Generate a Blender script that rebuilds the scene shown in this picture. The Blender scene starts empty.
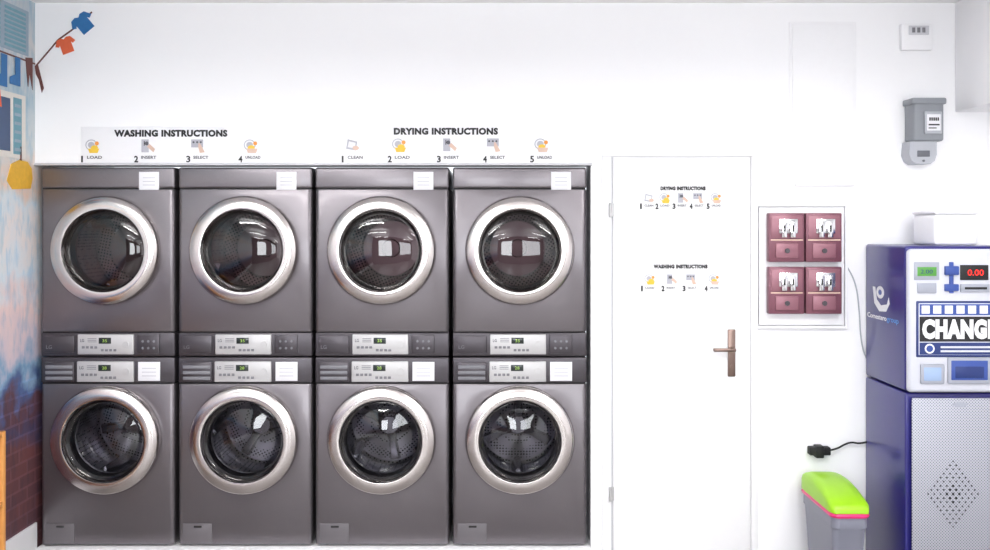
import bpy, bmesh, math, random
from mathutils import Vector, Matrix
random.seed(4)
scene = bpy.context.scene
COL = scene.collection
R = math.radians

# ---------------------------------------------------------------- materials
def srgb(r, g, b):
    def f(c):
        c /= 255.0
        return c/12.92 if c <= 0.04045 else ((c+0.055)/1.055)**2.4
    return (f(r), f(g), f(b), 1)

def mat(name, rgb, rough=0.5, metal=0.0, emis=0, noise=0.0, nscale=40, bump=0.0, aniso=0, coat=0, spec=0.5):
    m = bpy.data.materials.new(name); m.use_nodes = True
    nt = m.node_tree; b = nt.nodes['Principled BSDF']
    c = srgb(*rgb)
    b.inputs['Base Color'].default_value = c
    b.inputs['Roughness'].default_value = rough
    b.inputs['Metallic'].default_value = metal
    b.inputs['Specular IOR Level'].default_value = spec
    if coat: b.inputs['Coat Weight'].default_value = coat; b.inputs['Coat Roughness'].default_value = 0.1
    if emis:
        b.inputs['Emission Color'].default_value = c
        b.inputs['Emission Strength'].default_value = emis
    tc = nt.nodes.new('ShaderNodeTexCoord')
    n = nt.nodes.new('ShaderNodeTexNoise'); n.inputs['Scale'].default_value = nscale
    n.inputs['Detail'].default_value = 3
    nt.links.new(tc.outputs['Object'], n.inputs['Vector'])
    mx = nt.nodes.new('ShaderNodeMix'); mx.data_type = 'RGBA'
    a = max(noise, 0.015)
    mx.inputs['A'].default_value = tuple(c[i]*(1-a) for i in range(3))+(1,)
    mx.inputs['B'].default_value = tuple(min(1, c[i]*(1+a)) for i in range(3))+(1,)
    nt.links.new(n.outputs['Fac'], mx.inputs['Factor'])
    nt.links.new(mx.outputs['Result'], b.inputs['Base Color'])
    if bump:
        bp = nt.nodes.new('ShaderNodeBump'); bp.inputs['Strength'].default_value = bump
        bp.inputs['Distance'].default_value = 0.002
        nt.links.new(n.outputs['Fac'], bp.inputs['Height'])
        nt.links.new(bp.outputs['Normal'], b.inputs['Normal'])
    if aniso:
        b.inputs['Anisotropic'].default_value = aniso
        t = nt.nodes.new('ShaderNodeTangent'); t.direction_type = 'RADIAL'; t.axis = 'Y'
        nt.links.new(t.outputs['Tangent'], b.inputs['Tangent'])
    return m

def glass_mat(name, tint, refl=0.08, rough=0.02):
    m = bpy.data.materials.new(name); m.use_nodes = True
    nt = m.node_tree; nt.nodes.clear()
    o = nt.nodes.new('ShaderNodeOutputMaterial')
    tr = nt.nodes.new('ShaderNodeBsdfTransparent'); tr.inputs[0].default_value = srgb(*tint)
    gl = nt.nodes.new('ShaderNodeBsdfGlossy'); gl.inputs['Roughness'].default_value = rough
    lw = nt.nodes.new('ShaderNodeFresnel'); lw.inputs[0].default_value = 1.5
    ad = nt.nodes.new('ShaderNodeMath'); ad.operation = 'ADD'; ad.inputs[1].default_value = refl; ad.use_clamp = True
    mx = nt.nodes.new('ShaderNodeMixShader')
    nt.links.new(lw.outputs[0], ad.inputs[0]); nt.links.new(ad.outputs[0], mx.inputs[0])
    nt.links.new(tr.outputs[0], mx.inputs[1]); nt.links.new(gl.outputs[0], mx.inputs[2])
    nt.links.new(mx.outputs[0], o.inputs[0])
    return m

M_wall = mat('painted_plaster', (250, 250, 252), 0.7, noise=0.01, nscale=3, bump=0.05)
M_rear = mat('taupe_plaster', (120, 110, 107), 0.7, noise=0.03, nscale=3)  # unseen rear wall, toned dark to give the chrome reflections contrast
M_white = mat('white_paint', (248, 248, 250), 0.45)
M_door = mat('door_paint', (247, 247, 249), 0.6)
M_board = mat('sign_board', (246, 246, 249), 0.6)
M_trimg = mat('pale_grey_trim', (205, 205, 210), 0.4)
M_floor = mat('floor_tile', (150, 145, 142), 0.35, noise=0.08, nscale=4)
M_body = mat('graphite_metallic', (117, 112, 116), 0.34, 0.75, noise=0.3, nscale=420, coat=0.25)
M_strip = mat('dark_strip', (80, 76, 81), 0.35, 0.6)
M_gap = mat('black_rubber', (18, 18, 20), 0.6)
M_gasket = mat('grey_gasket', (46, 44, 48), 0.5)
M_steel = mat('brushed_ring', (208, 202, 200), 0.2, 1.0, noise=0.04, nscale=60, aniso=0.85)
M_rim = mat('polished_rim', (200, 194, 192), 0.12, 1.0)
M_silver = mat('silver_panel', (192, 191, 192), 0.4, 0.35)
M_chrome = mat('chrome', (220, 220, 222), 0.15, 1.0)
M_paddle = mat('steel_paddle', (175, 174, 178), 0.22, 1.0)
M_darkglass = mat('dark_display', (40, 48, 46), 0.15)
M_green = mat('green_digits', (150, 190, 80), 0.4, emis=0.15)
M_btn = mat('grey_button', (120, 120, 126), 0.4)
M_black = mat('black_ink', (22, 22, 26), 0.5)
M_greyink = mat('grey_ink', (90, 90, 98), 0.6)
M_lgrey = mat('light_grey_ink', (180, 180, 190), 0.6)
M_orange = mat('orange_ink', (235, 150, 60), 0.5)
M_yellow = mat('yellow_ink', (235, 195, 60), 0.5)
M_skin = mat('beige_ink', (215, 185, 168), 0.5)
M_sticker = mat('white_sticker', (232, 232, 236), 0.4)
M_glass_d = glass_mat('dryer_glass', (150, 142, 148), 0.02)
M_glass_w = glass_mat('washer_glass', (190, 190, 196), 0.03)
M_maroon = mat('maroon_enamel', (124, 76, 90), 0.35, 0.2)
M_maroon2 = mat('maroon_light', (148, 100, 112), 0.35, 0.2)
M_bronze = mat('brushed_bronze', (132, 112, 104), 0.3, 0.9)
M_blue = mat('blue_enamel', (34, 30, 112), 0.32, coat=0.3)
M_bluep = mat('blue_plastic', (50, 76, 150), 0.35)
M_navy = mat('navy_print', (30, 50, 110), 0.4)
M_cgrey = mat('light_grey_plastic', (200, 202, 212), 0.4)
M_cgrey2 = mat('mid_grey_plastic', (155, 159, 171), 0.4)
M_red = mat('red_digits', (240, 30, 20), 0.4, emis=1.2)
M_gdisp = mat('green_lcd', (80, 145, 60), 0.3, emis=0.1)
M_meter = mat('meter_grey', (134, 138, 144), 0.45)
M_meterd = mat('meter_dark', (100, 103, 110), 0.45)
M_meterl = mat('meter_light', (174, 177, 184), 0.4)
M_bin = mat('bin_grey', (130, 132, 146), 0.4)
M_pink = mat('bin_pink', (226, 50, 120), 0.35)
M_lime = mat('bin_lime', (150, 205, 20), 0.35)
M_wood = mat('pine_wood', (215, 150, 80), 0.5, noise=0.15, nscale=12)

def drum_mat(name, rgb, metal=0.9):
    m = bpy.data.materials.new(name); m.use_nodes = True
    nt = m.node_tree; b = nt.nodes['Principled BSDF']
    b.inputs['Metallic'].default_value = metal; b.inputs['Roughness'].default_value = 0.3
    tc = nt.nodes.new('ShaderNodeTexCoord')
    v = nt.nodes.new('ShaderNodeTexVoronoi'); v.inputs['Scale'].default_value = 62
    v.inputs['Randomness'].default_value = 0.15
    r = nt.nodes.new('ShaderNodeValToRGB')
    r.color_ramp.elements[0].position = 0.26; r.color_ramp.elements[0].color = (0.01, 0.01, 0.012, 1)
    r.color_ramp.elements[1].position = 0.32; r.color_ramp.elements[1].color = srgb(*rgb)
    nt.links.new(tc.outputs['Object'], v.inputs['Vector'])
    nt.links.new(v.outputs['Distance'], r.inputs[0]); nt.links.new(r.outputs[0], b.inputs['Base Color'])
    return m
M_drumw = drum_mat('perforated_drum', (190, 188, 194))
M_drumd = drum_mat('perforated_dryer_drum', (165, 146, 144))  # warm tint stands in for a brownish reflection inside the dryer

def perf_mat():
    m = bpy.data.materials.new('perforated_sheet'); m.use_nodes = True
    nt = m.node_tree; b = nt.nodes['Principled BSDF']
    b.inputs['Roughness'].default_value = 0.45; b.inputs['Metallic'].default_value = 0.3
    tc = nt.nodes.new('ShaderNodeTexCoord')
    mp = nt.nodes.new('ShaderNodeMapping'); mp.inputs['Rotation'].default_value = (0, R(45), 0)
    v = nt.nodes.new('ShaderNodeTexVoronoi'); v.inputs['Scale'].default_value = 105
    v.inputs['Randomness'].default_value = 0.0; v.voronoi_dimensions = '2D'
    sp = nt.nodes.new('ShaderNodeSeparateXYZ'); cb = nt.nodes.new('ShaderNodeCombineXYZ')
    nt.links.new(tc.outputs['Object'], mp.inputs['Vector']); nt.links.new(mp.outputs[0], sp.inputs[0])
    nt.links.new(sp.outputs['X'], cb.inputs['X']); nt.links.new(sp.outputs['Z'], cb.inputs['Y'])
    nt.links.new(cb.outputs[0], v.inputs['Vector'])
    r = nt.nodes.new('ShaderNodeValToRGB')
    r.color_ramp.elements[0].position = 0.25; r.color_ramp.elements[0].color = srgb(105, 108, 118)
    r.color_ramp.elements[1].position = 0.33; r.color_ramp.elements[1].color = srgb(180, 182, 192)
    nt.links.new(v.outputs['Distance'], r.inputs[0]); nt.links.new(r.outputs[0], b.inputs['Base Color'])
    return m
M_perf = perf_mat()

def mural_mat():
    m = bpy.data.materials.new('mural_paint'); m.use_nodes = True
    nt = m.node_tree; b = nt.nodes['Principled BSDF']; b.inputs['Roughness'].default_value = 0.6
    L = nt.links.new
    tc = nt.nodes.new('ShaderNodeTexCoord')
    sp = nt.nodes.new('ShaderNodeSeparateXYZ'); L(tc.outputs['Object'], sp.inputs[0])
    n = nt.nodes.new('ShaderNodeTexNoise'); n.inputs['Scale'].default_value = 7; n.inputs['Detail'].default_value = 7
    L(tc.outputs['Object'], n.inputs['Vector'])
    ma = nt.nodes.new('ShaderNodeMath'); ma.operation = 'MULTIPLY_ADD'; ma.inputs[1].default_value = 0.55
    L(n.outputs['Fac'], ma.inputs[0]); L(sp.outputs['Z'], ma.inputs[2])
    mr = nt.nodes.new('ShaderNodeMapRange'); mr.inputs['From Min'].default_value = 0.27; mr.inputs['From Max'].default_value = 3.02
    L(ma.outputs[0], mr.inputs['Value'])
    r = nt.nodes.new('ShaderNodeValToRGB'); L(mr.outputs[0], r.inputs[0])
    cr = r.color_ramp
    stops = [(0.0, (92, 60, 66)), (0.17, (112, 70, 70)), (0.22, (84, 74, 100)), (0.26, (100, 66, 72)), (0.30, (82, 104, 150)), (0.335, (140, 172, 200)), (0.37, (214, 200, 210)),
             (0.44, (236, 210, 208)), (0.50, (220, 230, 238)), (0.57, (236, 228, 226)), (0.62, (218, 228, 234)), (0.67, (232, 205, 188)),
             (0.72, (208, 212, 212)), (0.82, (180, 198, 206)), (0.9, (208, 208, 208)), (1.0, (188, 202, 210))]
    cr.elements[0].position = 0; cr.elements[0].color = srgb(*stops[0][1])
    cr.elements[1].position = 1; cr.elements[1].color = srgb(*stops[-1][1])
    for p, c in stops[1:-1]:
        e = cr.elements.new(p); e.color = srgb(*c)
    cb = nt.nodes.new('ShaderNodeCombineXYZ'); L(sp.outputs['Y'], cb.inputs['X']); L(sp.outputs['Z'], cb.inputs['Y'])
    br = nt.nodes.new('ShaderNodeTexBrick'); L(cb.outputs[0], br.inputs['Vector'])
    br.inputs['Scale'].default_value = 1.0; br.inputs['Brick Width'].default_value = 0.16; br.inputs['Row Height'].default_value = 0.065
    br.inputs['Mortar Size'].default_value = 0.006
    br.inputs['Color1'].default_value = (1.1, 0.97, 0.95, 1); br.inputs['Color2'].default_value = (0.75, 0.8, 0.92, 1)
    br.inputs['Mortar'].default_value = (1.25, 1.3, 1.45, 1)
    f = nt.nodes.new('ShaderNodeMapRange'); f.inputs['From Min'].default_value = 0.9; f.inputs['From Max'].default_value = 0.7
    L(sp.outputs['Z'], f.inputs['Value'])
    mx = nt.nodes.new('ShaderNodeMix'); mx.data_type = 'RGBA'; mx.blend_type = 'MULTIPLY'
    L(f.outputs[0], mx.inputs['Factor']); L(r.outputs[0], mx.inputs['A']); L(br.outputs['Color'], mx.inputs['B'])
    n2 = nt.nodes.new('ShaderNodeTexNoise'); n2.inputs['Scale'].default_value = 12; n2.inputs['Detail'].default_value = 8
    mp = nt.nodes.new('ShaderNodeMapping'); mp.inputs['Scale'].default_value = (1, 2.5, 0.8)
    L(tc.outputs['Object'], mp.inputs[0]); L(mp.outputs[0], n2.inputs['Vector'])
    r2 = nt.nodes.new('ShaderNodeValToRGB'); L(n2.outputs['Fac'], r2.inputs[0])
    r2.color_ramp.elements[0].position = 0.36; r2.color_ramp.elements[0].color = (0.6, 0.8, 0.93, 1)
    r2.color_ramp.elements[1].position = 0.52; r2.color_ramp.elements[1].color = (1, 1, 1, 1)
    mx2 = nt.nodes.new('ShaderNodeMix'); mx2.data_type = 'RGBA'; mx2.blend_type = 'MULTIPLY'; mx2.inputs['Factor'].default_value = 0.7
    L(mx.outputs['Result'], mx2.inputs['A']); L(r2.outputs[0], mx2.inputs['B'])
    L(mx2.outputs['Result'], b.inputs['Base Color'])
    return m
M_mural = mural_mat()
M_mblue = mat('paint_blue', (40, 110, 170), 0.6, noise=0.1)
M_mteal = mat('paint_teal', (110, 160, 175), 0.6, noise=0.1)
M_mgrey = mat('paint_greyblue', (150, 170, 185), 0.6, noise=0.1)
M_mred = mat('paint_vermilion', (226, 100, 60), 0.6, noise=0.1)
M_mbrown = mat('paint_brown', (105, 60, 55), 0.6, noise=0.1)
M_mochre = mat('paint_ochre', (232, 180, 60), 0.6, noise=0.15)
M_mwhite = mat('paint_cream', (225, 220, 212), 0.6, noise=0.05)
M_mnavy = mat('paint_navy', (70, 90, 125), 0.6)

# ---------------------------------------------------------------- builders
WO = {}
def thing(name, loc, label, category, group=None, kind=None):
    e = bpy.data.objects.new(name, None); COL.objects.link(e)
    e.empty_display_size = 0.1
    e.location = loc; WO[e.name] = Vector(loc)
    e['label'] = label; e['category'] = category
    if group: e['group'] = group
    if kind: e['kind'] = kind
    return e

class B:
    def __init__(s): s.bm = bmesh.new()
    def box(s, x0, x1, y0, y1, z0, z1, mi=0, b=0, seg=2):
        r = bmesh.ops.create_cube(s.bm, size=1)
        for v in r['verts']:
            v.co = Vector(((x0+x1)/2+v.co.x*(x1-x0), (y0+y1)/2+v.co.y*(y1-y0), (z0+z1)/2+v.co.z*(z1-z0)))
        fs = set(f for v in r['verts'] for f in v.link_faces)
        for f in fs: f.material_index = mi
        if b:
            es = list(set(e for v in r['verts'] for e in v.link_edges))
            bmesh.ops.bevel(s.bm, geom=es, offset=b, segments=seg, profile=0.5, affect='EDGES')
        return s
    def lathe(s, prof, cx=0, cz=0, seg=72, mi=0, cy=0, axis='Y'):
        rings = []
        for r, t in prof:
            if r < 1e-6:
                p = (cx, cy+t, cz) if axis == 'Y' else (cx, cy, cz+t)
                rings.append([s.bm.verts.new(p)])
            else:
                ring = []
                for i in range(seg):
                    a = 2*math.pi*i/seg
                    if axis == 'Y': p = (cx+r*math.cos(a), cy+t, cz+r*math.sin(a))
                    else: p = (cx+r*math.cos(a), cy+r*math.sin(a), cz+t)
                    ring.append(s.bm.verts.new(p))
                rings.append(ring)
        for A, C in zip(rings, rings[1:]):
            for i in range(seg):
                j = (i+1) % seg
                if len(A) == 1 and len(C) == 1: continue
                if len(A) == 1: f = s.bm.faces.new((A[0], C[i], C[j]))
                elif len(C) == 1: f = s.bm.faces.new((A[i], A[j], C[0]))
                else: f = s.bm.faces.new((A[i], A[j], C[j], C[i]))
                f.material_index = mi
        return s
    def cyl(s, cx, cz, r, y0, y1, mi=0, seg=32):
        return s.lathe([(0, y0), (r, y0), (r, y1), (0, y1)], cx, cz, seg, mi)
    def poly(s, pts, y, mi=0, t=0.0012, fn=None):
        """flat shape in the XZ plane, front face at y, thickness t behind; fn maps (a, depth, b) to world"""
        fn = fn or (lambda a, d, b: (a, d, b))
        F = [s.bm.verts.new(fn(a, y, b)) for a, b in pts]
        K = [s.bm.verts.new(fn(a, y+t, b)) for a, b in pts]
        n = len(pts)
        fs = [s.bm.faces.new(F), s.bm.faces.new(list(reversed(K)))]
        for i in range(n):
            j = (i+1) % n
            fs.append(s.bm.faces.new((F[i], K[i], K[j], F[j])))
        for f in fs: f.material_index = mi
        return s
    def disc(s, cx, cz, rx, rz, y, mi=0, n=20, t=0.0012, fn=None):
        return s.poly([(cx+rx*math.cos(2*math.pi*i/n), cz+rz*math.sin(2*math.pi*i/n)) for i in range(n)], y, mi, t, fn)
    def loft(s, secs, mi=0, capb=True, capt=True):
        rs = [[s.bm.verts.new(p) for p in sec] for sec in secs]
        n = len(rs[0])
        for A, C in zip(rs, rs[1:]):
            for i in range(n):
                j = (i+1) % n
                s.bm.faces.new((A[i], A[j], C[j], C[i])).material_index = mi
        if capb: s.bm.faces.new(list(reversed(rs[0]))).material_index = mi
        if capt: s.bm.faces.new(rs[-1]).material_index = mi
        return s
    def make(s, name, mats, parent=None, label=None, org=None, angle=35, kind=None):
        if not isinstance(mats, (list, tuple)): mats = [mats]
        bmesh.ops.recalc_face_normals(s.bm, faces=s.bm.faces[:])
        me = bpy.data.meshes.new(name)
        pw = WO[parent.name] if parent else Vector((0, 0, 0))
        o3 = Vector(org) if org is not None else pw.copy()
        for v in s.bm.verts: v.co -= o3
        s.bm.to_mesh(me); s.bm.free()
        for m in mats: me.materials.append(m)
        for p in me.polygons: p.use_smooth = True
        me.set_sharp_from_angle(angle=R(angle))
        o = bpy.data.objects.new(name, me); COL.objects.link(o)
        if parent: o.parent = parent
        o.location = o3-pw; WO[o.name] = o3
        if label: o['label'] = label
        if kind: o['kind'] = kind
        return o

def text_mesh(name, s, rect, y, m, parent, bold=0.0, fn=None, t=0.0):
    """text fitted to the rectangle a0,a1,b0,b1 on the plane y"""
    cu = bpy.data.curves.new(name, 'FONT'); cu.body = s; cu.size = 1; cu.offset = bold; cu.resolution_u = 3
    if bold > 0.02: cu.space_character = 1.0+bold*1.6
    cu.extrude = 0.001
    o = bpy.data.objects.new('tmp', cu); COL.objects.link(o)
    bpy.context.view_layer.update()
    dg = bpy.context.evaluated_depsgraph_get()
    me = bpy.data.meshes.new_from_object(o.evaluated_get(dg))
    bpy.data.objects.remove(o)
    xs = [v.co.x for v in me.vertices]; ys = [v.co.y for v in me.vertices]
    x0, x1, y0, y1 = min(xs), max(xs), min(ys), max(ys)
    a0, a1, b0, b1 = rect
    fn = fn or (lambda a, d, b: (a, d, b))
    pw = WO[parent.name]
    for v in me.vertices:
        a = a0+(v.co.x-x0)/(x1-x0)*(a1-a0); b = b0+(v.co.y-y0)/(y1-y0)*(b1-b0)
        d = y-(0.0004 if v.co.z > 0 else -0.0004)
        v.co = Vector(fn(a, d, b))-pw
    me.materials.clear(); me.materials.append(m); me.name = name
    ob = bpy.data.objects.new(name, me); COL.objects.link(ob); ob.parent = parent; WO[ob.name] = pw.copy()
    return ob

def cable(name, pts, r, m, parent=None, bez=True):
    cu = bpy.data.curves.new(name, 'CURVE'); cu.dimensions = '3D'; cu.bevel_depth = r; cu.bevel_resolution = 3
    cu.use_fill_caps = True
    sp = cu.splines.new('NURBS'); sp.points.add(len(pts)-1)
    pw = WO[parent.name] if parent else Vector((0, 0, 0))
    for p, q in zip(sp.points, pts): p.co = tuple(Vector(q)-pw)+(1,)
    sp.use_endpoint_u = True; sp.order_u = 3
    o = bpy.data.objects.new('tmpc', cu); COL.objects.link(o)
    bpy.context.view_layer.update()
    me = bpy.data.meshes.new_from_object(o.evaluated_get(bpy.context.evaluated_depsgraph_get()))
    bpy.data.objects.remove(o)
    me.materials.clear(); me.materials.append(m); me.name = name
    for p in me.polygons: p.use_smooth = True
    ob = bpy.data.objects.new(name, me); COL.objects.link(ob); WO[ob.name] = pw.copy()
    if parent: ob.parent = parent
    return ob

def dup(o, parent=None):
    n = o.copy(); COL.objects.link(n); n.parent = parent
    for c in list(o.children): dup(c, n)
    return n

# wall plane survey: 200 survey units per metre, wall plane at y = 0
CAMZ = 1.61; CD = 4.8
def X(u, y=0.0): return (u-495)/200.0*(CD+y)/CD
def Z(v, y=0.0): return CAMZ-(v-225)/200.0*(CD+y)/CD

# ---------------------------------------------------------------- room
XL, XR, YF, ZF, ZC = -2.3, 3.3, -8.0, -0.12, 2.72
def struct(o, label=None):
    o['kind'] = 'structure'
    if label: o['label'] = label
    return o
b = B()
b.box(XL, X(591), 0, 0.25, Z(164), ZC)           # above the machines
b.box(X(591), XR, 0, 0.25, ZF, ZC)               # beside the machines
b.box(XL, X(591), 0.95, 1.0, ZF, Z(164))         # rear of the recess
struct(b.make('wall_back', M_wall), 'smooth white painted wall with a recess for machines')
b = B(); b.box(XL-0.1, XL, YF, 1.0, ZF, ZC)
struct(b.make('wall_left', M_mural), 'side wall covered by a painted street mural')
b = B(); b.box(XR, XR+0.1, YF, 0.25, ZF, ZC)
struct(b.make('wall_right', M_wall), 'plain white wall')
b = B()
b.box(XL, XR, YF-0.1, YF, ZF, 0.75); b.box(XL, XR, YF-0.1, YF, 2.30, ZC)
for x0, x1 in ((XL, XL+0.6), (-0.4, 0.5), (XR-0.7, XR)):
    b.box(x0, x1, YF-0.1, YF, 0.75, 2.30)
struct(b.make('wall_front', M_rear), 'unseen street-side wall with shop windows, taupe to darken reflections')
for i, (x0, x1) in enumerate(((XL+0.6, -0.4), (0.5, XR-0.7))):
    b = B()
    b.box(x0, x1, YF-0.07, YF-0.03, 0.75, 0.81); b.box(x0, x1, YF-0.07, YF-0.03, 2.24, 2.30)
    b.box(x0, x0+0.06, YF-0.07, YF-0.03, 0.81, 2.24); b.box(x1-0.06, x1, YF-0.07, YF-0.03, 0.81, 2.24)
    xm = (x0+x1)/2
    b.box(xm-0.03, xm+0.03, YF-0.07, YF-0.03, 0.81, 2.24)
    struct(b.make('window_%d' % (i+1), M_strip), 'dark-framed shop window')
b = B(); b.box(XL, XR, YF, 1.0, ZF-0.1, ZF); struct(b.make('floor', M_floor), 'grey tiled floor')
b = B(); b.box(XL, XR, YF, 0.25, ZC, ZC+0.1); struct(b.make('ceiling', M_white), 'white ceiling')
b = B(); b.box(XL, XL+0.012, YF, 0.0, ZF, 0.125, b=0.003); struct(b.make('baseboard_left', M_white), 'white baseboard')
# plinth, edge trims, hanging bulkhead
b = B(); b.box(XL+0.012, X(600), -0.06, 0.95, ZF, 0.0, b=0.004); struct(b.make('trim_1', M_white), 'low white plinth beneath the machines')
b = B(); b.box(XL, X(592), -0.012, 0.0, Z(165.5), Z(163), b=0.002); struct(b.make('trim_2', M_trimg), 'thin pale ledge over the recess')
b = B(); b.box(X(590.5), X(599), -0.010, 0.0, ZF, Z(166), b=0.003); struct(b.make('trim_3', M_white), 'white edge trim beside the recess')
b = B(); b.box(X(955), XR, -0.75, 0.0, Z(112), ZC, b=0.004); struct(b.make('trim_4', M_wall), 'boxed-in white bulkhead below the ceiling')
# access panel
b = B()
px0, px1, pz0, pz1 = X(789), X(856), Z(166), Z(22)
b.box(px0, px1, -0.005, 0.0, pz0, pz1, b=0.001); b.box(px0+0.015, px1-0.015, -0.010, -0.004, pz0+0.015, pz1-0.015, b=0.002)
struct(b.make('trim_5', M_white), 'flush white access panel')
b = B(); b.box(X(795), X(854), -0.018, 0.0, Z(186), Z(182), b=0.003)
struct(b.make('trim_6', M_white), 'narrow white cable trunking')

# door
d = thing('door_1', (X(681), 0, ZF), 'white interior door with metal lever handle', 'door'); d['kind'] = 'structure'
b = B(); b.box(X(613), X(749.5), -0.012, 0.0, ZF+0.01, Z(158), b=0.003); b.make('door_leaf', M_door, d)
b = B()
b.box(X(602), X(611), -0.015, 0, ZF, Z(156.6), b=0.003); b.box(X(750.6), X(757), -0.013, 0, ZF, Z(156.6), b=0.003)
b.box(X(602), X(757), -0.015, 0, Z(156.5), Z(151), b=0.003)
b.make('door_frame', M_white, d)
b = B(); b.box(X(611), X(612.6), -0.003, 0.0, ZF, Z(157)); b.make('door_gap_shade', M_trimg, d)  # grey strip painted in for the shadow line at the door edge
for v in (210, 493):
    b = B(); b.lathe([(0, -0.035), (0.008, -0.035), (0.008, 0.035), (0, 0.035)], X(610), Z(v), 16, cy=-0.024, axis='Z')
    b.box(X(610), X(613.5), -0.020, -0.01, Z(v)-0.032, Z(v)+0.032)
    b.make('hinge', M_silver, d)
b = B(); b.box(X(727), X(734.5), -0.022, -0.011, Z(376), Z(329), b=0.004)
b.cyl(X(730.8), Z(366), 0.009, -0.026, -0.02, seg=20)
b.make('handle_plate', M_bronze, d)
b = B(); b.cyl(X(730.5), Z(348.5), 0.011, -0.062, -0.02, seg=20)
b.box(X(711), X(733), -0.068, -0.052, Z(350.3), Z(346.8), b=0.005, seg=3)
b.box(X(711), X(714), -0.066, -0.04, Z(350.2), Z(347), b=0.004)
b.make('door_handle', M_bronze, d)

# ---------------------------------------------------------------- laundry machines
W2, H, DEP = 0.335, 0.948, 0.74
def boolean_body(cz, rad, z0, z1, f0=0.0):
    b = B()
    r = b.box(-W2, W2, f0, DEP, z0, z1)
    es = [e for e in b.bm.edges if abs(e.verts[0].co.y-f0) < 1e-5 and abs(e.verts[1].co.y-f0) < 1e-5 and abs(e.verts[0].co.x-e.verts[1].co.x) < 1e-5]
    bmesh.ops.bevel(b.bm, geom=es, offset=0.022, segments=5, profile=0.5, affect='EDGES')
    es = [e for e in b.bm.edges if abs(e.verts[0].co.z-e.verts[1].co.z) < 1e-5 and min(e.verts[0].co.y, e.verts[1].co.y) < f0+0.03]
    bmesh.ops.bevel(b.bm, geom=[e for e in es if len(e.link_faces) == 2 and abs(e.link_faces[0].normal.z-e.link_faces[1].normal.z) > 0.5], offset=0.005, segments=2, profile=0.5, affect='EDGES')
    me = bpy.data.meshes.new('bt'); bmesh.ops.recalc_face_normals(b.bm, faces=b.bm.faces[:]); b.bm.to_mesh(me); b.bm.free()
    o = bpy.data.objects.new('bt', me); COL.objects.link(o)
    c = B(); c.cyl(0, cz, rad, -0.2, 0.6, seg=96); bmesh.ops.recalc_face_normals(c.bm, faces=c.bm.faces[:])
    cm = bpy.data.meshes.new('ct'); c.bm.to_mesh(cm); c.bm.free()
    co = bpy.data.objects.new('ct', cm); COL.objects.link(co)
    md = o.modifiers.new('b', 'BOOLEAN'); md.object = co; md.operation = 'DIFFERENCE'; md.solver = 'EXACT'
    bpy.context.view_layer.update()
    res = bpy.data.meshes.new_from_object(o.evaluated_get(bpy.context.evaluated_depsgraph_get()))
    bpy.data.objects.remove(o); bpy.data.objects.remove(co)
    out = B(); out.bm.from_mesh(res)
    return out

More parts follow.
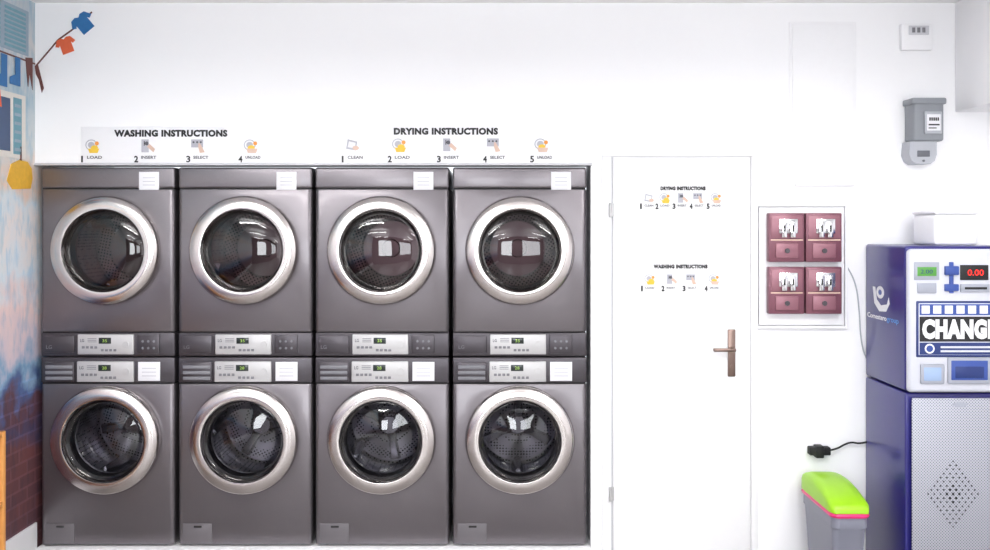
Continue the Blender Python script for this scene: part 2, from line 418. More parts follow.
def door_assembly(parent, cz, dryer):
    # door: chrome ring + glass
    b = B()
    b.lathe([(0.262, 0.0), (0.270, -0.008), (0.272, -0.030), (0.268, -0.044), (0.263, -0.050)], 0, cz, 96, 1)
    b.lathe([(0.263, -0.050), (0.258, -0.0545), (0.240, -0.061), (0.216, -0.066), (0.206, -0.064)], 0, cz, 96, 0)
    b.lathe([(0.206, -0.064), (0.200, -0.056), (0.196, -0.03), (0.196, -0.005)], 0, cz, 96, 1)
    dr = b.make('door', [M_steel, M_rim], parent, 'round door with wide brushed chrome ring', org=(0, 0, cz))
    b = B()
    if dryer:
        b.lathe([(0.197, -0.034), (0.19, -0.040), (0.15, -0.052), (0.10, -0.060), (0.05, -0.064), (0, -0.065)], 0, cz, 72)
        b.make('glass', M_glass_d, dr, 'dark tinted domed glass', org=(0, 0, cz))
    else:
        b.lathe([(0.197, -0.036), (0.188, -0.040), (0.176, -0.030), (0.160, 0.015), (0.145, 0.035), (0.09, 0.022), (0.045, 0.014), (0, 0.011)], 0, cz, 72)
        b.make('glass', M_glass_w, dr, 'clear bowl-shaped door glass', org=(0, 0, cz))
    # hinge and inner frame
    b = B(); b.lathe([(0.197, -0.02), (0.190, -0.012), (0.188, 0.0), (0.180, 0.03), (0.184, 0.05), (0.228, 0.055)], 0, cz, 72)
    b.make('door_gasket', M_gasket, parent, 'dark rubber gasket')
    # drum
    b = B(); prof = [(0.18, 0.058), (0.186, 0.052), (0.226, 0.066)]
    n = 12
    for i in range(n+1):
        y = 0.07+0.34*i/n
        prof.append((0.228 - (0.004 if i % 3 == 1 else 0), y))
    if dryer:
        prof += [(0.215, 0.42), (0.16, 0.415), (0.15, 0.425), (0.05, 0.425), (0.045, 0.41), (0, 0.408)]
    else:
        prof += [(0.212, 0.425), (0.12, 0.41), (0.06, 0.385), (0.055, 0.37), (0.03, 0.36), (0, 0.358)]
    b.lathe(prof, 0, cz, 72)
    dm = b.make('drum', M_drumd if dryer else M_drumw, parent, 'perforated stainless steel drum', org=(0, 0.24, cz))
    for k in range(3):
        a = 2*math.pi*k/3+0.5
        bb = B()
        secs = []
        for y in (0.08, 0.10, 0.24, 0.38, 0.41):
            h = 0.0 if y in (0.08, 0.41) else 0.055
            w = 0.032
            sec = []
            for (t, rr) in ((-w, 0.227), (-w*0.5, 0.227-h*0.8), (0, 0.226-h-0.003), (w*0.5, 0.227-h*0.8), (w, 0.227)):
                ca, sa = math.cos(a), math.sin(a)
                sec.append((ca*rr-sa*t, y, cz+sa*rr+ca*t))
            secs.append(sec)
        bb.loft(secs)
        bb.make('drum_paddle', M_paddle, dm, 'polished drum paddle', org=(0, 0.24, cz))
    if not dryer:
        bb = B()
        for k in range(3):
            a = 2*math.pi*k/3-0.55
            ca, sa = math.cos(a), math.sin(a)
            secs = []
            for rr, w, y in ((0.03, 0.035, 0.352), (0.10, 0.022, 0.375), (0.20, 0.034, 0.405)):
                secs.append([(ca*rr-sa*t, yy, cz+sa*rr+ca*t) for t, yy in ((-w, y+0.03), (-w*0.6, y), (w*0.6, y), (w, y+0.03))])
            bb.loft(secs)
        bb.cyl(0, cz, 0.045, 0.335, 0.37)
        bb.make('drum_hub', M_paddle, dm, 'three-armed polished hub', org=(0, 0.24, cz))

def console(parent, x0, x1, z0, z1, y, dryer):
    b = B(); b.box(x0, x1, y-0.009, y+0.004, z0, z1, b=0.004, seg=3)
    p = b.make('control_panel', M_silver, parent, 'silver control panel with small buttons')
    w = x1-x0; h = z1-z0; yy = y-0.009
    b = B(); b.box(x0+w*0.38, x0+w*0.60, yy-0.002, yy+0.002, z0+h*0.54, z0+h*0.84, b=0.001); b.make('display', M_darkglass, p, 'small dark display')
    text_mesh('display_digits', '35' if dryer else '28', (x0+w*0.45, x0+w*0.53, z0+h*0.62, z0+h*0.76), yy-0.003, M_green, p, 0.0)
    for i in range(4):
        bx = x0+w*(0.08+0.075*i)
        b = B(); b.box(bx, bx+w*0.05, yy-0.003, yy+0.001, z0+h*0.3, z0+h*0.42, b=0.001); b.make('button', M_btn, p)
    for i in range(4):
        bx = x0+w*(0.42+0.075*i)
        b = B(); b.box(bx, bx+w*0.05, yy-0.003, yy+0.001, z0+h*0.16, z0+h*0.28, b=0.001); b.make('button', M_btn, p)
    b = B(); b.cyl(x0+w*0.86, z0+h*0.5, h*0.16, yy-0.005, yy+0.001, seg=24); b.make('start_button', M_silver, p)
    text_mesh('panel_lettering', 'LG', (x0+w*0.05, x0+w*0.12, z0+h*0.62, z0+h*0.78), yy-0.0008, M_greyink, p, 0.02)
    b = B()
    for i in range(3):
        b.poly([(x0+w*0.18, z0+h*(0.62+0.08*i)), (x0+w*0.34, z0+h*(0.62+0.08*i)), (x0+w*0.34, z0+h*(0.645+0.08*i)), (x0+w*0.18, z0+h*(0.645+0.08*i))], yy-0.0008)
    b.make('panel_print', M_greyink, p)

def sticker(parent, x0, x1, z0, z1, y):
    b = B(); b.box(x0, x1, y-0.003, y+0.002, z0, z1, b=0.001)
    s = b.make('label_sticker', M_sticker, parent, 'small white paper label')
    b = B()
    for i in range(3):
        zz = z1-(z1-z0)*(0.35+0.2*i)
        b.poly([(x0+0.02, zz), (x1-0.02, zz), (x1-0.02, zz+0.003), (x0+0.02, zz+0.003)], y-0.0038)
    b.make('label_print', M_lgrey, s)

def make_dryer():
    t = thing('dryer', (0, 0, 0), 'graphite front-loading tumble dryer stacked on a washing machine', 'dryer', group='stacked laundry machines')
    cz = 0.532
    b = boolean_body(cz, 0.232, 0.125, 0.838); b.make('body', M_body, t)
    b = B(); b.box(-W2, W2, 0.003, DEP, 0.842, H, b=0.012, seg=4); b.make('top_panel', M_body, t)
    b = B(); b.box(-W2+0.006, W2-0.006, 0.012, DEP-0.01, 0.118, 0.132); b.make('seam', M_gap, t)
    b = B(); b.box(-W2+0.006, W2-0.006, 0.012, DEP-0.01, 0.83, 0.85); b.make('seam', M_gap, t)
    b = B(); b.box(-W2, W2, 0.004, DEP, 0.001, 0.121, b=0.008, seg=3); b.make('lower_strip', M_strip, t)
    console(t, -0.148, 0.132, 0.012, 0.112, 0.004, True)
    # coin acceptor block and keypad
    b = B(); b.box(0.148, 0.262, -0.004, 0.006, 0.014, 0.11, b=0.004); k = b.make('keypad', M_strip, t)
    for i in range(3):
        for j in range(2):
            b = B(); b.cyl(0.178+0.028*i, 0.044+0.034*j, 0.006, -0.008, 0.0, seg=16); b.make('key', M_btn, k)
    b = B(); b.box(-0.315, -0.165, -0.003, 0.006, 0.02, 0.105, b=0.004); k = b.make('coin_plate', M_strip, t)
    text_mesh('coin_plate_lettering', 'LG', (-0.305, -0.277, 0.040, 0.058), -0.0036, M_btn, k, 0.0)
    door_assembly(t, cz, True)
    sticker(t, 0.157, 0.257, 0.835, 0.925, 0.003)
    return t

def make_washer():
    t = thing('washing_machine', (0, 0, 0), 'graphite front-loading washing machine beneath a tumble dryer', 'washing machine', group='stacked laundry machines')
    cz = 0.54
    b = boolean_body(cz, 0.232, 0.012, 0.815); b.make('body', M_body, t)
    b = B(); b.box(-W2, W2, 0.004, DEP, 0.819, H, b=0.008, seg=3); b.make('upper_strip', M_strip, t)
    b = B(); b.box(-W2+0.006, W2-0.006, 0.012, DEP-0.01, 0.808, 0.826); b.make('seam', M_gap, t)
    console(t, -0.152, 0.132, 0.825, 0.928, 0.004, False)
    b = B(); b.box(-0.315, -0.165, -0.006, 0.006, 0.826, 0.925, b=0.004)
    dd = b.make('detergent_drawer', M_strip, t, 'slotted dark detergent drawer')
    for i in range(3):
        b = B(); b.box(-0.308, -0.172, -0.010, -0.004, 0.836+0.028*i, 0.853+0.028*i, b=0.003)
        b.make('drawer_slat', M_btn, dd)
    sticker(t, 0.152, 0.262, 0.83, 0.925, 0.004)
    door_assembly(t, cz, False)
    b = B(); b.box(-0.31, -0.165, -0.004, 0.006, 0.018, 0.118, b=0.003)
    fc = b.make('filter_cover', mat('filter_cover_grey', (108, 104, 108), 0.5, 0.2), t, 'small drain filter cover')
    b = B(); b.box(-0.255, -0.215, -0.0065, -0.002, 0.098, 0.108, b=0.002); b.make('cover_catch', M_gap, fc)
    for sx in (-1, 1):
        for fy in (0.06, 0.65):
            b = B(); b.lathe([(0, 0), (0.022, 0), (0.022, 0.008), (0.012, 0.010), (0.012, 0.014), (0, 0.014)], sx*0.28, 0, 20, cy=fy, axis='Z')
            b.make('foot', M_gap, t)
    return t
W0 = make_washer(); D0 = make_dryer()
cx = [X(107.5), X(245), X(382), X(519.7)]
rotw = [0.3, -0.5, 0.9, 0.0]; rotd = [0.2, 1.1, -0.4, 0.6]
for i in range(4):
    w = W0 if i == 0 else dup(W0); dd_ = D0 if i == 0 else dup(D0)
    w.location = (cx[i], 0.0, 0.0); dd_.location = (cx[i], 0.0, 0.951)
    for o, r in ((w, rotw[i]), (dd_, rotd[i])):
        for c in o.children:
            if c.name.startswith('drum'): c.rotation_euler = (0, r, 0)

# ---------------------------------------------------------------- signs
ICM = [M_lgrey, M_greyink, M_orange, M_yellow, M_skin, M_black, M_sticker]
def icon(kind, u, v, s, y, parent):
    cx_, cz_ = X(u), Z(v); b = B()
    P = lambda pts, mi, dy=0: b.poly([(cx_+a*s, cz_+c*s) for a, c in pts], y-dy, mi, 0.0006)
    Dk = lambda a, c, rx, rz, mi, dy=0: b.disc(cx_+a*s, cz_+c*s, rx*s, rz*s, y-dy, mi, 18, 0.0006)
    if kind in ('load', 'unload'):
        Dk(-0.1, 0.1, 0.75, 0.7, 0); Dk(-0.1, 0.1, 0.62, 0.57, 6, 0.0006)
        Dk(-0.1, 0.1, 0.42, 0.4, 0, 0.0012)
        Dk(0.3 if kind == 'load' else 0.1, -0.25, 0.45, 0.32, 3, 0.0018); Dk(0.6, 0.3, 0.25, 0.25, 2, 0.0018)
        P([(-0.5, -0.35), (0.9, -0.35), (0.7, -0.9), (-0.3, -0.9)], 3 if kind == 'load' else 4, 0.0024)
    elif kind == 'insert':
        P([(-0.6, -0.8), (0.3, -0.8), (0.3, 0.8), (-0.6, 0.8)], 0); P([(-0.3, 0), (-0.2, 0), (-0.2, 0.6), (-0.3, 0.6)], 5, 0.0006)
        Dk(0.05, 0.3, 0.25, 0.25, 1, 0.0006)
        P([(0.1, -0.1), (0.9, -0.8), (1.1, -0.4), (0.4, 0.25)], 4, 0.0012)
    elif kind == 'select':
        P([(-0.9, -0.2), (0.6, -0.2), (0.6, 0.8), (-0.9, 0.8)], 0)
        for i in range(3): Dk(-0.6+0.45*i, 0.45, 0.13, 0.13, 1, 0.0006)
        P([(0.0, 0.3), (0.18, 0.35), (0.5, -0.2), (0.8, -0.8), (0.2, -0.9), (0.0, -0.2)], 4, 0.0012)
    else:
        P([(-0.7, -0.5), (0.5, -0.7), (0.7, 0.4), (-0.5, 0.7)], 0); P([(-0.5, -0.3), (0.4, -0.45), (0.5, 0.25), (-0.35, 0.45)], 6, 0.0006)
        Dk(0.5, -0.4, 0.4, 0.28, 4, 0.0012)
    return b.make('icon', ICM, parent)

b_t = thing('instruction_board', (X(315), 0, Z(163)), 'long white instruction board mounted above the machines', 'sign')
b = B(); b.box(X(82), X(549), -0.010, 0.0, Z(163), Z(127), b=0.002); b.make('board', M_board, b_t)
Y0 = -0.0115
def T(s, u0, u1, v0, v1, y, m, p, bold=0.02, name='lettering'):
    if s == '1': u0, u1, bold = (u0+u1)/2-0.9, (u0+u1)/2+0.9, 0.0
    return text_mesh(name, s, (X(u0), X(u1), Z(v1), Z(v0)), y, m, p, bold)
T('WASHING INSTRUCTIONS', 115, 228, 130, 137, Y0, M_black, b_t, 0.06, 'heading')
T('DRYING INSTRUCTIONS', 394, 498, 128, 135, Y0, M_black, b_t, 0.06, 'heading')
for n, w, k, u in (('1', 'LOAD', 'load', 93), ('2', 'INSERT', 'insert', 147), ('3', 'SELECT', 'select', 199), ('4', 'UNLOAD', 'unload', 251)):
    icon(k, u, 146, 0.040, Y0+0.001, b_t)
    T(n, u-12, u-8, 156, 162.5, Y0, M_black, b_t, 0.03, 'step_number'); T(w, u-5, u+10, 156, 159, Y0, M_greyink, b_t, 0.03, 'step_word')
for n, w, k, u in (('1', 'CLEAN', 'clean', 352), ('2', 'LOAD', 'load', 399), ('3', 'INSERT', 'insert', 448), ('4', 'SELECT', 'select', 494), ('5', 'UNLOAD', 'unload', 541)):
    icon(k, u, 145, 0.040, Y0+0.001, b_t)
    T(n, u-11, u-7, 156, 162.5, Y0, M_black, b_t, 0.03, 'step_number'); T(w, u-4, u+11, 156, 159, Y0, M_greyink, b_t, 0.03, 'step_word')

def small_sign(u0, u1, v0, v1, head, hu0, hu1, hv0, hv1, items, vi, vt, lab):
    t = thing('instruction_sign', (X((u0+u1)/2), -0.012, Z(v1)), lab, 'sign')
    b = B(); b.box(X(u0), X(u1), -0.013, -0.012, Z(v1), Z(v0)); b.make('sheet', M_door, t, 'thin white sheet')
    y = -0.0142
    T(head, hu0, hu1, hv0, hv1, y, M_black, t, 0.075, 'heading')
    for n, w, k, u in items:
        icon(k, u, vi, 0.030, y+0.001, t)
        T(n, u-9, u-6, vt-2.5, vt+3.2, y, M_black, t, 0.05, 'step_number'); T(w, u-4, u+5, vt-1.5, vt+0.7, y, M_greyink, t, 0.03, 'step_word')
small_sign(636, 724, 184, 211, 'DRYING INSTRUCTIONS', 660, 705, 186.5, 190.5, (('1', 'CLEAN', 'clean', 648), ('2', 'LOAD', 'load', 664), ('3', 'INSERT', 'insert', 681), ('4', 'SELECT', 'select', 698), ('5', 'UNLOAD', 'unload', 715)), 198, 206, 'small white sheet of drying steps on the door')
small_sign(636, 724, 261, 295, 'WASHING INSTRUCTIONS', 653, 707, 264.3, 268.5, (('1', 'LOAD', 'load', 649), ('2', 'INSERT', 'insert', 670), ('3', 'SELECT', 'select', 691), ('4', 'UNLOAD', 'unload', 713)), 279, 288, 'small white sheet of washing steps on the door')

# ---------------------------------------------------------------- coin boxes
bk = thing('backing_board', (X(799), 0, Z(326)), 'white framed backing board carrying coin boxes', 'board')
b = B(); b.box(X(758), X(842.5), -0.022, 0.0, Z(324.5), Z(207.5), b=0.002); b.make('panel', M_board, bk)
b = B()
for a in ((754, 757, 204, 328), (843.5, 846.5, 204, 328), (757, 843.5, 204, 206.5), (757, 843.5, 325.5, 328)):
    b.box(X(a[0]), X(a[1]), -0.022, 0.0, Z(a[3]), Z(a[2]), b=0.001)
b.make('board_frame', M_board, bk, 'slim white frame')
def coin_box(u0, u1, v0, v1):
    x0, x1, z0, z1 = X(u0, -0.07), X(u1, -0.07), Z(v1, -0.07), Z(v0, -0.07)
    t = thing('coin_box', ((x0+x1)/2, -0.0225, z0), 'maroon wall-mounted coin box with silver coin slide', 'coin box', group='maroon coin boxes on the wall')
    w = x1-x0; h = z1-z0
    b = B(); b.box(x0, x1, -0.07, -0.0215, z0, z1, b=0.005); b.make('housing', M_maroon, t)
    b = B(); b.box(x0+w*0.06, x1-w*0.06, -0.074, -0.068, z0+h*0.48, z1-h*0.05, b=0.003); b.make('upper_plate', M_maroon2, t)
    b = B()
    b.box(x0+w*0.27, x1-w*0.2, -0.080, -0.072, z0+h*0.58, z1-h*0.12, b=0.003)
    b.box(x0+w*0.32, x0+w*0.47, -0.098, -0.078, z0+h*0.50, z1-h*0.18, b=0.003)
    b.box(x0+w*0.56, x0+w*0.71, -0.098, -0.078, z0+h*0.50, z1-h*0.18, b=0.003)
    s = b.make('coin_slide', M_chrome, t, 'silver push-in coin slide')
    for i in range(2):
        b = B(); b.box(x0+w*(0.37+0.24*i), x0+w*(0.415+0.24*i), -0.1, -0.097, z0+h*0.62, z1-h*0.25)
        b.make('coin_slot', M_gap, s)
    b = B(); b.box(x0+w*0.05, x1-w*0.05, -0.0735, -0.069, z0+h*0.435, z0+h*0.465); b.make('trim_line', M_skin, t)
    b = B(); b.box(x0+w*0.18, x1-w*0.18, -0.077, -0.068, z0+h*0.08, z0+h*0.38, b=0.004); cd = b.make('cash_door', M_maroon2, t)
    b = B(); b.cyl((x0+x1)/2, z0+h*0.23, 0.012, -0.084, -0.075, seg=20); b.make('lock', M_strip, cd)
for (v0, v1) in ((213, 262), (267, 314)):
    coin_box(769, 804.5, v0, v1); coin_box(806, 842, v0, v1)

# ---------------------------------------------------------------- meter, switch box
t = thing('electricity_meter', (X(922), 0, Z(162)), 'grey electricity meter with glass window on white wall', 'electricity meter')
b = B(); b.box(2.045, 2.195, -0.11, 0, 2.02, 2.215, b=0.012, seg=3)
b.box(2.035, 2.205, -0.118, -0.0, 2.20, 2.232, b=0.008); b.make('casing', M_meter, t)
b = B(); b.box(2.095, 2.182, -0.121, -0.108, 2.055, 2.165, b=0.006); f = b.make('window_frame', M_meterl, t)
b = B(); b.box(2.105, 2.172, -0.1245, -0.12, 2.07, 2.15, b=0.002); b.make('dial_face', M_sticker, f)
b = B()
for i in range(5): b.box(2.115+0.010*i, 2.122+0.010*i, -0.126, -0.124, 2.118, 2.134)
b.box(2.112, 2.165, -0.126, -0.124, 2.095, 2.102); b.box(2.112, 2.15, -0.126, -0.124, 2.08, 2.085)
b.make('counter_digits', M_black, f)
b = B()
pts = [(2.035, 2.02), (2.03, 1.955), (2.042, 1.925), (2.065, 1.91), (2.135, 1.91), (2.155, 1.925), (2.165, 1.955), (2.165, 2.02)]
b.poly(pts, -0.095, 0, 0.095); b.make('terminal_cover', M_meterl, t)
b = B(); b.box(2.07, 2.13, -0.099, -0.094, 1.945, 1.975, b=0.001); b.cyl(2.10, 1.925, 0.006, -0.1, -0.094, seg=14); b.make('warning_plate', M_meterd, t)

t = thing('junction_box', (X(913), 0, Z(51)), 'small white electrical box high on the wall', 'electrical box')
b = B(); b.box(X(899), X(930), -0.03, 0, Z(51), Z(25), b=0.006); b.make('casing', M_white, t)
b = B(); b.box(X(906), X(926), -0.036, -0.029, Z(36), Z(27), b=0.002); w = b.make('socket_plate', M_trimg, t)
for i in range(3):
    b = B(); b.box(X(909+5*i), X(912+5*i), -0.038, -0.035, Z(34), Z(29)); b.make('switch', M_btn, w)

# ---------------------------------------------------------------- change machine
CX0, CX1, CYF, CZT = 1.85, 2.36, -0.47, 1.515
t = thing('change_machine', ((CX0+CX1)/2, -0.24, ZF), 'blue and grey coin change machine standing by the wall', 'change machine')
b = B(); b.box(CX0, CX1, CYF, -0.005, 0.86, CZT, b=0.012, seg=3); b.make('upper_cabinet', M_blue, t, 'blue enamelled cabinet')
b = B(); b.box(CX0, CX1, CYF, -0.005, ZF, 0.852, b=0.008, seg=3); b.make('lower_cabinet', M_blue, t, 'blue enamelled base cabinet')
YP = -0.50
def XC(u): return (u-495)*(CD+YP)/960.0
def ZCc(v): return CAMZ-(v-225)*(CD+YP)/960.0
b = B(); b.box(CX0+0.002, CX1-0.002, YP, CYF+0.01, ZCc(393), ZCc(249), b=0.02, seg=4); fr = b.make('front_panel', M_cgrey, t, 'light grey moulded front panel')
def cb_(name, u0, u1, v0, v1, dep, m, parent, bev=0.002, y=YP, label=None):
    b = B(); b.box(XC(u0), XC(u1), y-dep, y+0.002, ZCc(v1), ZCc(v0), b=bev); return b.make(name, m, parent, label)
cb_('display_bezel', 914, 939, 262, 280, 0.004, M_cgrey2, fr)
cb_('green_display', 917, 936, 267, 276, 0.006, M_gdisp, fr, 0.001)
text_mesh('display_text', '2.00', (XC(920), XC(932), ZCc(273.5), ZCc(269.5)), YP-0.0068, M_navy, fr, 0.0)
cb_('note_button', 917, 936, 283, 293, 0.006, M_cgrey2, fr)
cb_('coin_guide', 949, 953, 262, 293, 0.008, M_bluep, fr)
cb_('coin_entry', 944, 958, 266, 275, 0.014, M_bluep, fr, 0.004)
cb_('coin_return', 944, 958, 284, 291, 0.012, M_bluep, fr, 0.004)
rd = cb_('credit_display', 960, 988, 265, 280, 0.006, M_gap, fr, 0.002)
text_mesh('credit_digits', '0.00', (XC(967), XC(983), ZCc(275.5), ZCc(269.5)), YP-0.0068, M_red, rd, 0.0)
cb_('note_slot', 960, 989, 284, 292, 0.008, M_cgrey2, fr); cb_('note_opening', 964, 986, 287, 289.3, 0.0095, M_gap, fr, 0)
T2 = lambda s, u0, u1, v0, v1, m, p, bold=0.02, dy=0.0065: text_mesh('lettering', s, (XC(u0), XC(u1), ZCc(v1), ZCc(v0)), YP-dy, m, p, bold)
sg = cb_('change_sign', 916, 1004, 301, 357, 0.005, M_navy, fr, 0.004, label='blue sign reading CHANGE')
cb_('sign_inner', 918, 1002, 303, 355, 0.0055, M_cgrey, sg, 0.002)
cb_('sign_row', 919, 1001, 304, 315, 0.006, M_bluep, sg, 0)
for i in range(7): cb_('coin_icon', 921+11.6*i, 929+11.6*i, 305.5, 313.5, 0.0068, M_sticker, sg, 0)
cb_('sign_band', 919, 1001, 316.5, 341.5, 0.006, M_black, sg, 0)
T2('CHANGE', 921.5, 996, 319, 339, M_sticker, sg, 0.07, 0.0072)
cb_('sign_foot', 919, 1001, 342.5, 354.5, 0.006, M_navy, sg, 0)
b = B(); b.disc(XC(929), ZCc(348.5), 0.022, 0.022, YP-0.0072, 0, 24, 0.0008); b.disc(XC(929), ZCc(348.5), 0.015, 0.015, YP-0.0078, 1, 24, 0.0006); b.make('sign_roundel', [M_sticker, M_bluep], sg)
cb_('foot_stripe', 940, 996, 346, 348, 0.0066, M_cgrey, sg, 0); cb_('foot_stripe', 940, 996, 350, 352, 0.0066, M_cgrey, sg, 0)
cb_('payout_lid', 920, 944, 364, 384, 0.007, M_cgrey2, fr, 0.006); cb_('payout_lens', 923, 941, 367, 381, 0.009, mat('pale_blue_lens', (150, 172, 205), 0.2), fr, 0.005)
tr = cb_('coin_tray', 947, 990, 357, 384, 0.010, M_cgrey2, fr, 0.006); cb_('tray_recess', 950, 987, 360, 380, 0.0115, M_bluep, tr, 0.004); cb_('tray_cup', 954, 983, 366, 378, 0.0135, M_navy, tr, 0.004)
# lower perforated door
lo = cb_('lower_door', 912, 1014, 398, 588, 0.0, M_perf, t, 0.004, label='perforated light grey steel door')
b = B(); b.disc(XC(960), ZCc(404.5), 0.034, 0.011, YP-0.002, 0, 24, 0.003); b.make('door_pull', M_cgrey2, lo)
b = B()
cu_, cv_ = 953, 494
for j in range(-9, 10):
    n = 9-abs(j)
    for i in range(-n, n+1):
        if (i+j) % 2: continue
        r_ = 0.0056 if abs(i)+abs(j) in (9, 5) or abs(i)+abs(j) < 3 else 0.0038
        b.disc(XC(cu_+i*3.1), ZCc(cv_+j*4.1), r_, r_*1.15, YP-0.0016, 0, 8, 0.0014)
b.make('vent_holes', M_gap, lo, 'diamond pattern of dark vent holes', kind='stuff')
# side logo
fs = lambda a, d, b_: (CX0+d, -a, b_)   # a runs toward the room
text_mesh('side_lettering', 'Comestero', (0.035, 0.265, 1.155, 1.180), -0.0008, M_sticker, t, 0.02, fs)
text_mesh('side_lettering', 'group', (0.270, 0.40, 1.148, 1.173), -0.0008, mat('sky_blue_ink', (90, 150, 220), 0.5), t, 0.0, fs)
b = B()
b.disc(0.19, 1.287, 0.045, 0.03, -0.001, 0, 20, 0.001, fs)
b.poly([(0.10, 1.31), (0.13, 1.31), (0.15, 1.25), (0.20, 1.225), (0.27, 1.235), (0.29, 1.27), (0.30, 1.24), (0.26, 1.20), (0.18, 1.195), (0.12, 1.23)], -0.001, 0, 0.001, fs)
b.disc(0.19, 1.287, 0.02, 0.013, -0.0016, 1, 16, 0.0006, fs)
b.make('side_emblem', [M_sticker, M_bluep], t, 'white curved emblem')

# white box on top
t = thing('plastic_case', (2.135, -0.24, CZT), 'white plastic case resting on the change machine', 'box')
b = B(); b.box(2.035, 2.235, -0.36, -0.12, CZT, CZT+0.145, b=0.018, seg=4); b.make('case_body', M_white, t)
b = B(); b.box(2.032, 2.238, -0.363, -0.117, CZT+0.146, CZT+0.165, b=0.008, seg=3); b.make('case_lid', M_white, t)

# ---------------------------------------------------------------- bin
t = thing('waste_bin', (1.59, -0.3, ZF), 'grey plastic waste bin with pink rim and lime swing lid', 'waste bin')
def rrect(x0, x1, y0, y1, z, r, n=6):
    pts = []
    for (cx_, cy_, a0) in ((x1-r, y1-r, 0), (x0+r, y1-r, 90), (x0+r, y0+r, 180), (x1-r, y0+r, 270)):
        for i in range(n+1):
            a = R(a0+90*i/n); pts.append((cx_+r*math.cos(a), cy_+r*math.sin(a), z))
    return pts
bx0, bx1, by0, by1 = 1.508, 1.680, -0.51, -0.06
b = B()
b.loft([rrect(bx0+0.03, bx1-0.03, by0+0.05, by1-0.05, ZF, 0.03), rrect(bx0+0.026, bx1-0.026, by0+0.045, by1-0.045, ZF+0.02, 0.03),
        rrect(bx0+0.01, bx1-0.01, by0+0.012, by1-0.012, 0.24, 0.035), rrect(bx0+0.004, bx1-0.004, by0+0.005, by1-0.005, 0.25, 0.035), rrect(bx0+0.004, bx1-0.004, by0+0.005, by1-0.005, 0.298, 0.035)])
b.make('bin_body', M_bin, t)
b = B(); b.loft([rrect(bx0-0.001, bx1+0.001, by0-0.001, by1+0.001, 0.298, 0.036), rrect(bx0-0.005, bx1+0.005, by0-0.005, by1+0.005, 0.308, 0.038), rrect(bx0+0.002, bx1-0.002, by0+0.002, by1-0.002, 0.320, 0.036)])
b.make('bin_rim', M_pink, t, 'bright pink rim')
b = B()
secs = []
prof = [(0, 0.006), (0.03, 0.03), (0.08, 0.045), (0.2, 0.062), (0.35, 0.080), (0.5, 0.092), (0.62, 0.096), (0.75, 0.094), (0.88, 0.087), (0.95, 0.078), (0.985, 0.068), (1.0, 0.02)]
for tt, h in prof:
    y = by0-0.003+(by1-by0+0.006)*tt
    ins = 0.016*(1-min(1, min(tt, 1-tt)/0.06))-0.004
    z0 = 0.319
    secs.append([(bx0+ins, y, z0), (bx0+ins, y, z0+h*0.6), (bx0+0.006+ins, y, z0+h*0.84), (bx0+0.02+ins, y, z0+h*0.95), (bx0+0.045, y, z0+h),
                 (bx1-0.045, y, z0+h), (bx1-0.02-ins, y, z0+h*0.95), (bx1-0.006-ins, y, z0+h*0.84), (bx1-ins, y, z0+h*0.6), (bx1-ins, y, z0)])
b.loft(secs); b.make('swing_lid', M_lime, t, 'lime green domed lid', angle=50)

# ---------------------------------------------------------------- plug and cables
t = thing('power_adapter', (X(817), 0, Z(454)), 'black power adapter plugged into the wall with cable', 'power adapter')
b = B(); b.box(X(807), X(828), -0.045, 0, Z(453.5), Z(445.5), b=0.006, seg=3); b.box(X(813), X(821), -0.05, -0.0, Z(456), Z(444), b=0.005); b.make('adapter_body', M_gap, t)
cable('adapter_cable', [(X(827), -0.03, Z(449)), (X(835), -0.03, Z(447.5)), (X(842), -0.02, Z(444)), (X(850), -0.02, Z(441)), (X(858), -0.02, Z(443)), (X(865.5), -0.02, Z(441))], 0.0045, M_gap, t)
c = cable('wall_cable', [(X(843), -0.008, Z(262)), (X(848), -0.006, Z(268)), (X(856), -0.005, Z(285)), (X(859), -0.005, Z(310)), (X(860), -0.005, Z(335)), (X(863), -0.005, Z(352)), (X(866), -0.008, Z(358))], 0.0035, M_meterl)
c['label'] = 'thin grey cable running down the white wall'; c['category'] = 'cable'

# ---------------------------------------------------------------- mural details
t = thing('wall_mural', (XL, -0.2, 1.7), 'painted street mural with shutters and clothes on a line', 'mural')
lf = lambda a, d, b_: (XL-d, -a, b_)    # left wall: a = distance from the corner into the room, d negative = off the wall
b = B()
b.poly([(0.07, 2.44), (0.62, 2.44), (0.62, 2.66), (0.07, 2.66)], -0.002, 0, 0.002, lf)
for i in range(9):
    b.poly([(0.10, 2.455+0.022*i), (0.30, 2.455+0.022*i), (0.30, 2.467+0.022*i), (0.10, 2.467+0.022*i)], -0.003, 1, 0.001, lf)
    b.poly([(0.34, 2.455+0.022*i), (0.58, 2.455+0.022*i), (0.58, 2.467+0.022*i), (0.34, 2.467+0.022*i)], -0.003, 1, 0.001, lf)
b.make('painted_shutter', [M_mgrey, M_mteal], t)
b = B()
b.poly([(0.10, 1.93), (0.6, 1.93), (0.6, 2.24), (0.10, 2.24)], -0.002, 0, 0.002, lf)
b.poly([(0.14, 1.95), (0.22, 1.95), (0.22, 2.22), (0.14, 2.22)], -0.003, 1, 0.001, lf)
b.poly([(0.25, 1.96), (0.58, 1.96), (0.58, 2.21), (0.25, 2.21)], -0.003, 2, 0.001, lf)
for i in range(6): b.poly([(0.15, 1.965+0.042*i), (0.21, 1.965+0.042*i), (0.21, 1.98+0.042*i), (0.15, 1.98+0.042*i)], -0.004, 3, 0.001, lf)
b.poly([(0.36, 2.0), (0.5, 2.0), (0.5, 2.17), (0.36, 2.17)], -0.004, 1, 0.001, lf)
b.make('painted_window', [M_mwhite, M_mteal, M_mnavy, M_mgrey], t)
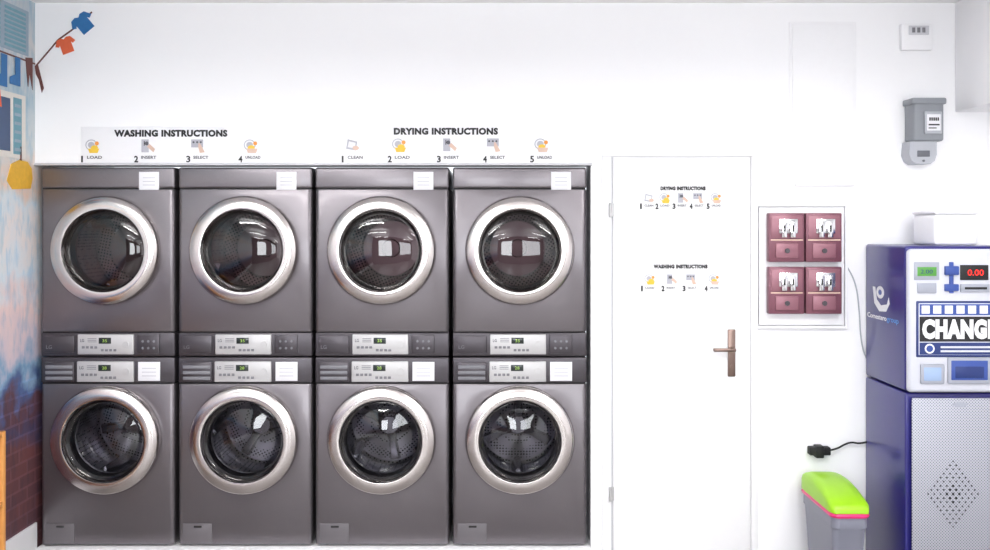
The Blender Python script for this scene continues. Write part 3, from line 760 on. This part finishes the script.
b = B(); b.poly([(0.03, 1.84), (0.05, 1.79), (0.23, 1.78), (0.28, 1.82), (0.24, 1.90), (0.16, 1.925), (0.08, 1.92), (0.04, 1.89)], -0.003, 0, 0.003, lf)
b.poly([(0.14, 1.92), (0.155, 1.92), (0.155, 1.99), (0.14, 1.99)], -0.003, 1, 0.003, lf); b.make('painted_lantern', [M_mochre, M_mbrown], t)
b = B(); b.poly([(0.33, 2.16), (0.46, 2.16), (0.46, 2.30), (0.36, 2.31)], -0.004, 0, 0.001, lf); b.make('painted_cloth', [M_mred], t)
def sock(a, z, s):
    return [(a-0.03*s, z), (a+0.03*s, z), (a+0.03*s, z-0.10*s), (a+0.09*s, z-0.12*s), (a+0.09*s, z-0.16*s), (a-0.03*s, z-0.16*s)]
b = B(); b.poly(sock(0.31, 2.41, 0.95), -0.005, 0, 0.001, lf); b.make('painted_sock', M_mblue, t)
b = B(); b.poly(sock(0.18, 2.415, 0.85), -0.004, 0, 0.001, lf); b.make('painted_sock', M_mblue, t)
b = B(); b.poly([(0.03, 2.44), (0.10, 2.43), (0.09, 2.36), (0.075, 2.29), (0.06, 2.36), (0.045, 2.32), (0.03, 2.28)], -0.003, 0, 0.002, lf)
b.make('painted_strap', M_mbrown, t)
def seg(b, p, q, w, y, mi=0, fn=None):
    p = Vector(p); q = Vector(q); n = (q-p).normalized(); n = Vector((-n.y, n.x))*w
    b.poly([tuple(p+n), tuple(p-n), tuple(q-n), tuple(q+n)], y, mi, 0.0015, fn)
b = B()
seg(b, (0.0, 2.415), (0.5, 2.42), 0.004, -0.0015, 0, lf)
L = [(X(36), Z(66)), (X(48), Z(52)), (X(58), Z(40)), (X(72), Z(30)), (X(92), Z(12))]
for p, q in zip(L, L[1:]): seg(b, p, q, 0.004, -0.0015)
b.make('painted_line', M_mbrown, t)
b = B(); b.poly([(X(35), Z(66)), (X(38), Z(64)), (X(40), Z(72)), (X(44), Z(88)), (X(42), Z(93)), (X(39), Z(80)), (X(36), Z(74))], -0.003, 0, 0.003); b.make('painted_strap', M_mbrown, t)
def shirt(uc, vc, s, ang):
    pts = [(-0.5, 0.5), (-0.2, 0.55), (0, 0.42), (0.2, 0.55), (0.5, 0.5), (0.75, 0.1), (0.52, -0.02), (0.42, 0.12), (0.42, -0.6), (-0.42, -0.6), (-0.42, 0.12), (-0.52, -0.02), (-0.75, 0.1)]
    c_, s_ = math.cos(ang), math.sin(ang)
    return [(X(uc)+s*(a*c_-z*s_), Z(vc)+s*(a*s_+z*c_)) for a, z in pts]
b = B(); b.poly(shirt(66, 45, 0.070, 0.35), -0.003, 0, 0.003); b.make('painted_shirt', M_mred, t)
b = B(); b.poly(shirt(83, 23, 0.082, 0.7), -0.003, 0, 0.003); b.make('painted_shirt', M_mblue, t)

# ---------------------------------------------------------------- wooden rack
t = thing('wooden_shelf', (-2.19, -0.95, ZF), 'small pine slatted shelf unit against the mural wall', 'shelf')
for x in (-2.275, -2.10):
    for y in (-0.72, -1.20):
        b = B(); b.box(x-0.0, x+0.022, y-0.022, y, ZF, 0.735, b=0.003); b.make('post', M_wood, t)
for z in (0.715, 0.42, 0.12):
    for i in range(4):
        b = B(); b.box(-2.279+0.05*i, -2.279+0.05*i+0.048, -1.225, -0.715, z, z+0.02, b=0.003)
        b.make('shelf_board', M_wood, t)
for z in (0.62, 0.5, 0.36, 0.22):
    b = B(); b.box(-2.253, -2.10, -0.738, -0.724, z, z+0.03, b=0.002); b.make('side_slat', M_wood, t)

# ---------------------------------------------------------------- added lamps, window daylight
def area(name, loc, rot, sx, sy, power, col=(1, 1, 1)):
    l = bpy.data.lights.new(name, 'AREA'); l.shape = 'RECTANGLE'; l.size = sx; l.size_y = sy; l.energy = power; l.color = col
    o = bpy.data.objects.new(name, l); COL.objects.link(o); o.location = loc; o.rotation_euler = rot
    return o
# unseen battens added as fill; uplights brighten the ceiling and upper wall
for y in (-2.0, -4.3, -6.6):
    for x in (-1.3, 1.6):
        t = thing('added_ceiling_lamp', (x, y, ZC), 'unseen batten lamp added to brighten the ceiling and upper wall', 'lamp', group='added ceiling lamps')
        b = B(); b.box(x-0.62, x+0.62, y-0.09, y+0.09, 2.47, 2.51, b=0.006); b.make('lamp_housing', M_white, t)
        for sx in (-0.5, 0.5):
            b = B(); b.lathe([(0, 2.505), (0.004, 2.505), (0.004, ZC), (0, ZC)], x+sx, 0, 10, cy=y, axis='Z'); b.make('lamp_rod', M_chrome, t)
        a = area('fill_downlight', (0, 0, 2.462-ZC), (0, 0, 0), 1.2, 0.16, 28, (1, 0.99, 0.975)); a.parent = t
        a = area('fill_uplight', (0, 0, 2.516-ZC), (R(180), 0, 0), 1.2, 0.16, 20 if y > -3 else 14, (1, 0.99, 0.975)); a.parent = t
for x, w in ((-1.05, 1.25), (1.55, 2.0)):
    area('window_daylight', (x, YF+0.02, 1.52), (R(90), 0, 0), w, 1.45, 66, (0.94, 0.975, 1.0))

wd = bpy.data.worlds.new('World'); scene.world = wd; wd.use_nodes = True
bg = wd.node_tree.nodes['Background']; bg.inputs[0].default_value = (0.9, 0.95, 1, 1); bg.inputs[1].default_value = 1.5

# ---------------------------------------------------------------- camera
cam = bpy.data.cameras.new('camera'); co = bpy.data.objects.new('camera', cam); COL.objects.link(co)
cam.sensor_width = 36; cam.lens = 36*960/990.0; cam.shift_y = -50/990.0
co.location = (0, -CD, CAMZ); co.rotation_euler = (R(90), 0, 0)
cam.clip_start = 0.05
scene.camera = co
scene.view_settings.view_transform = 'Standard'
scene.view_settings.look = 'None'
scene.view_settings.exposure = 0.0
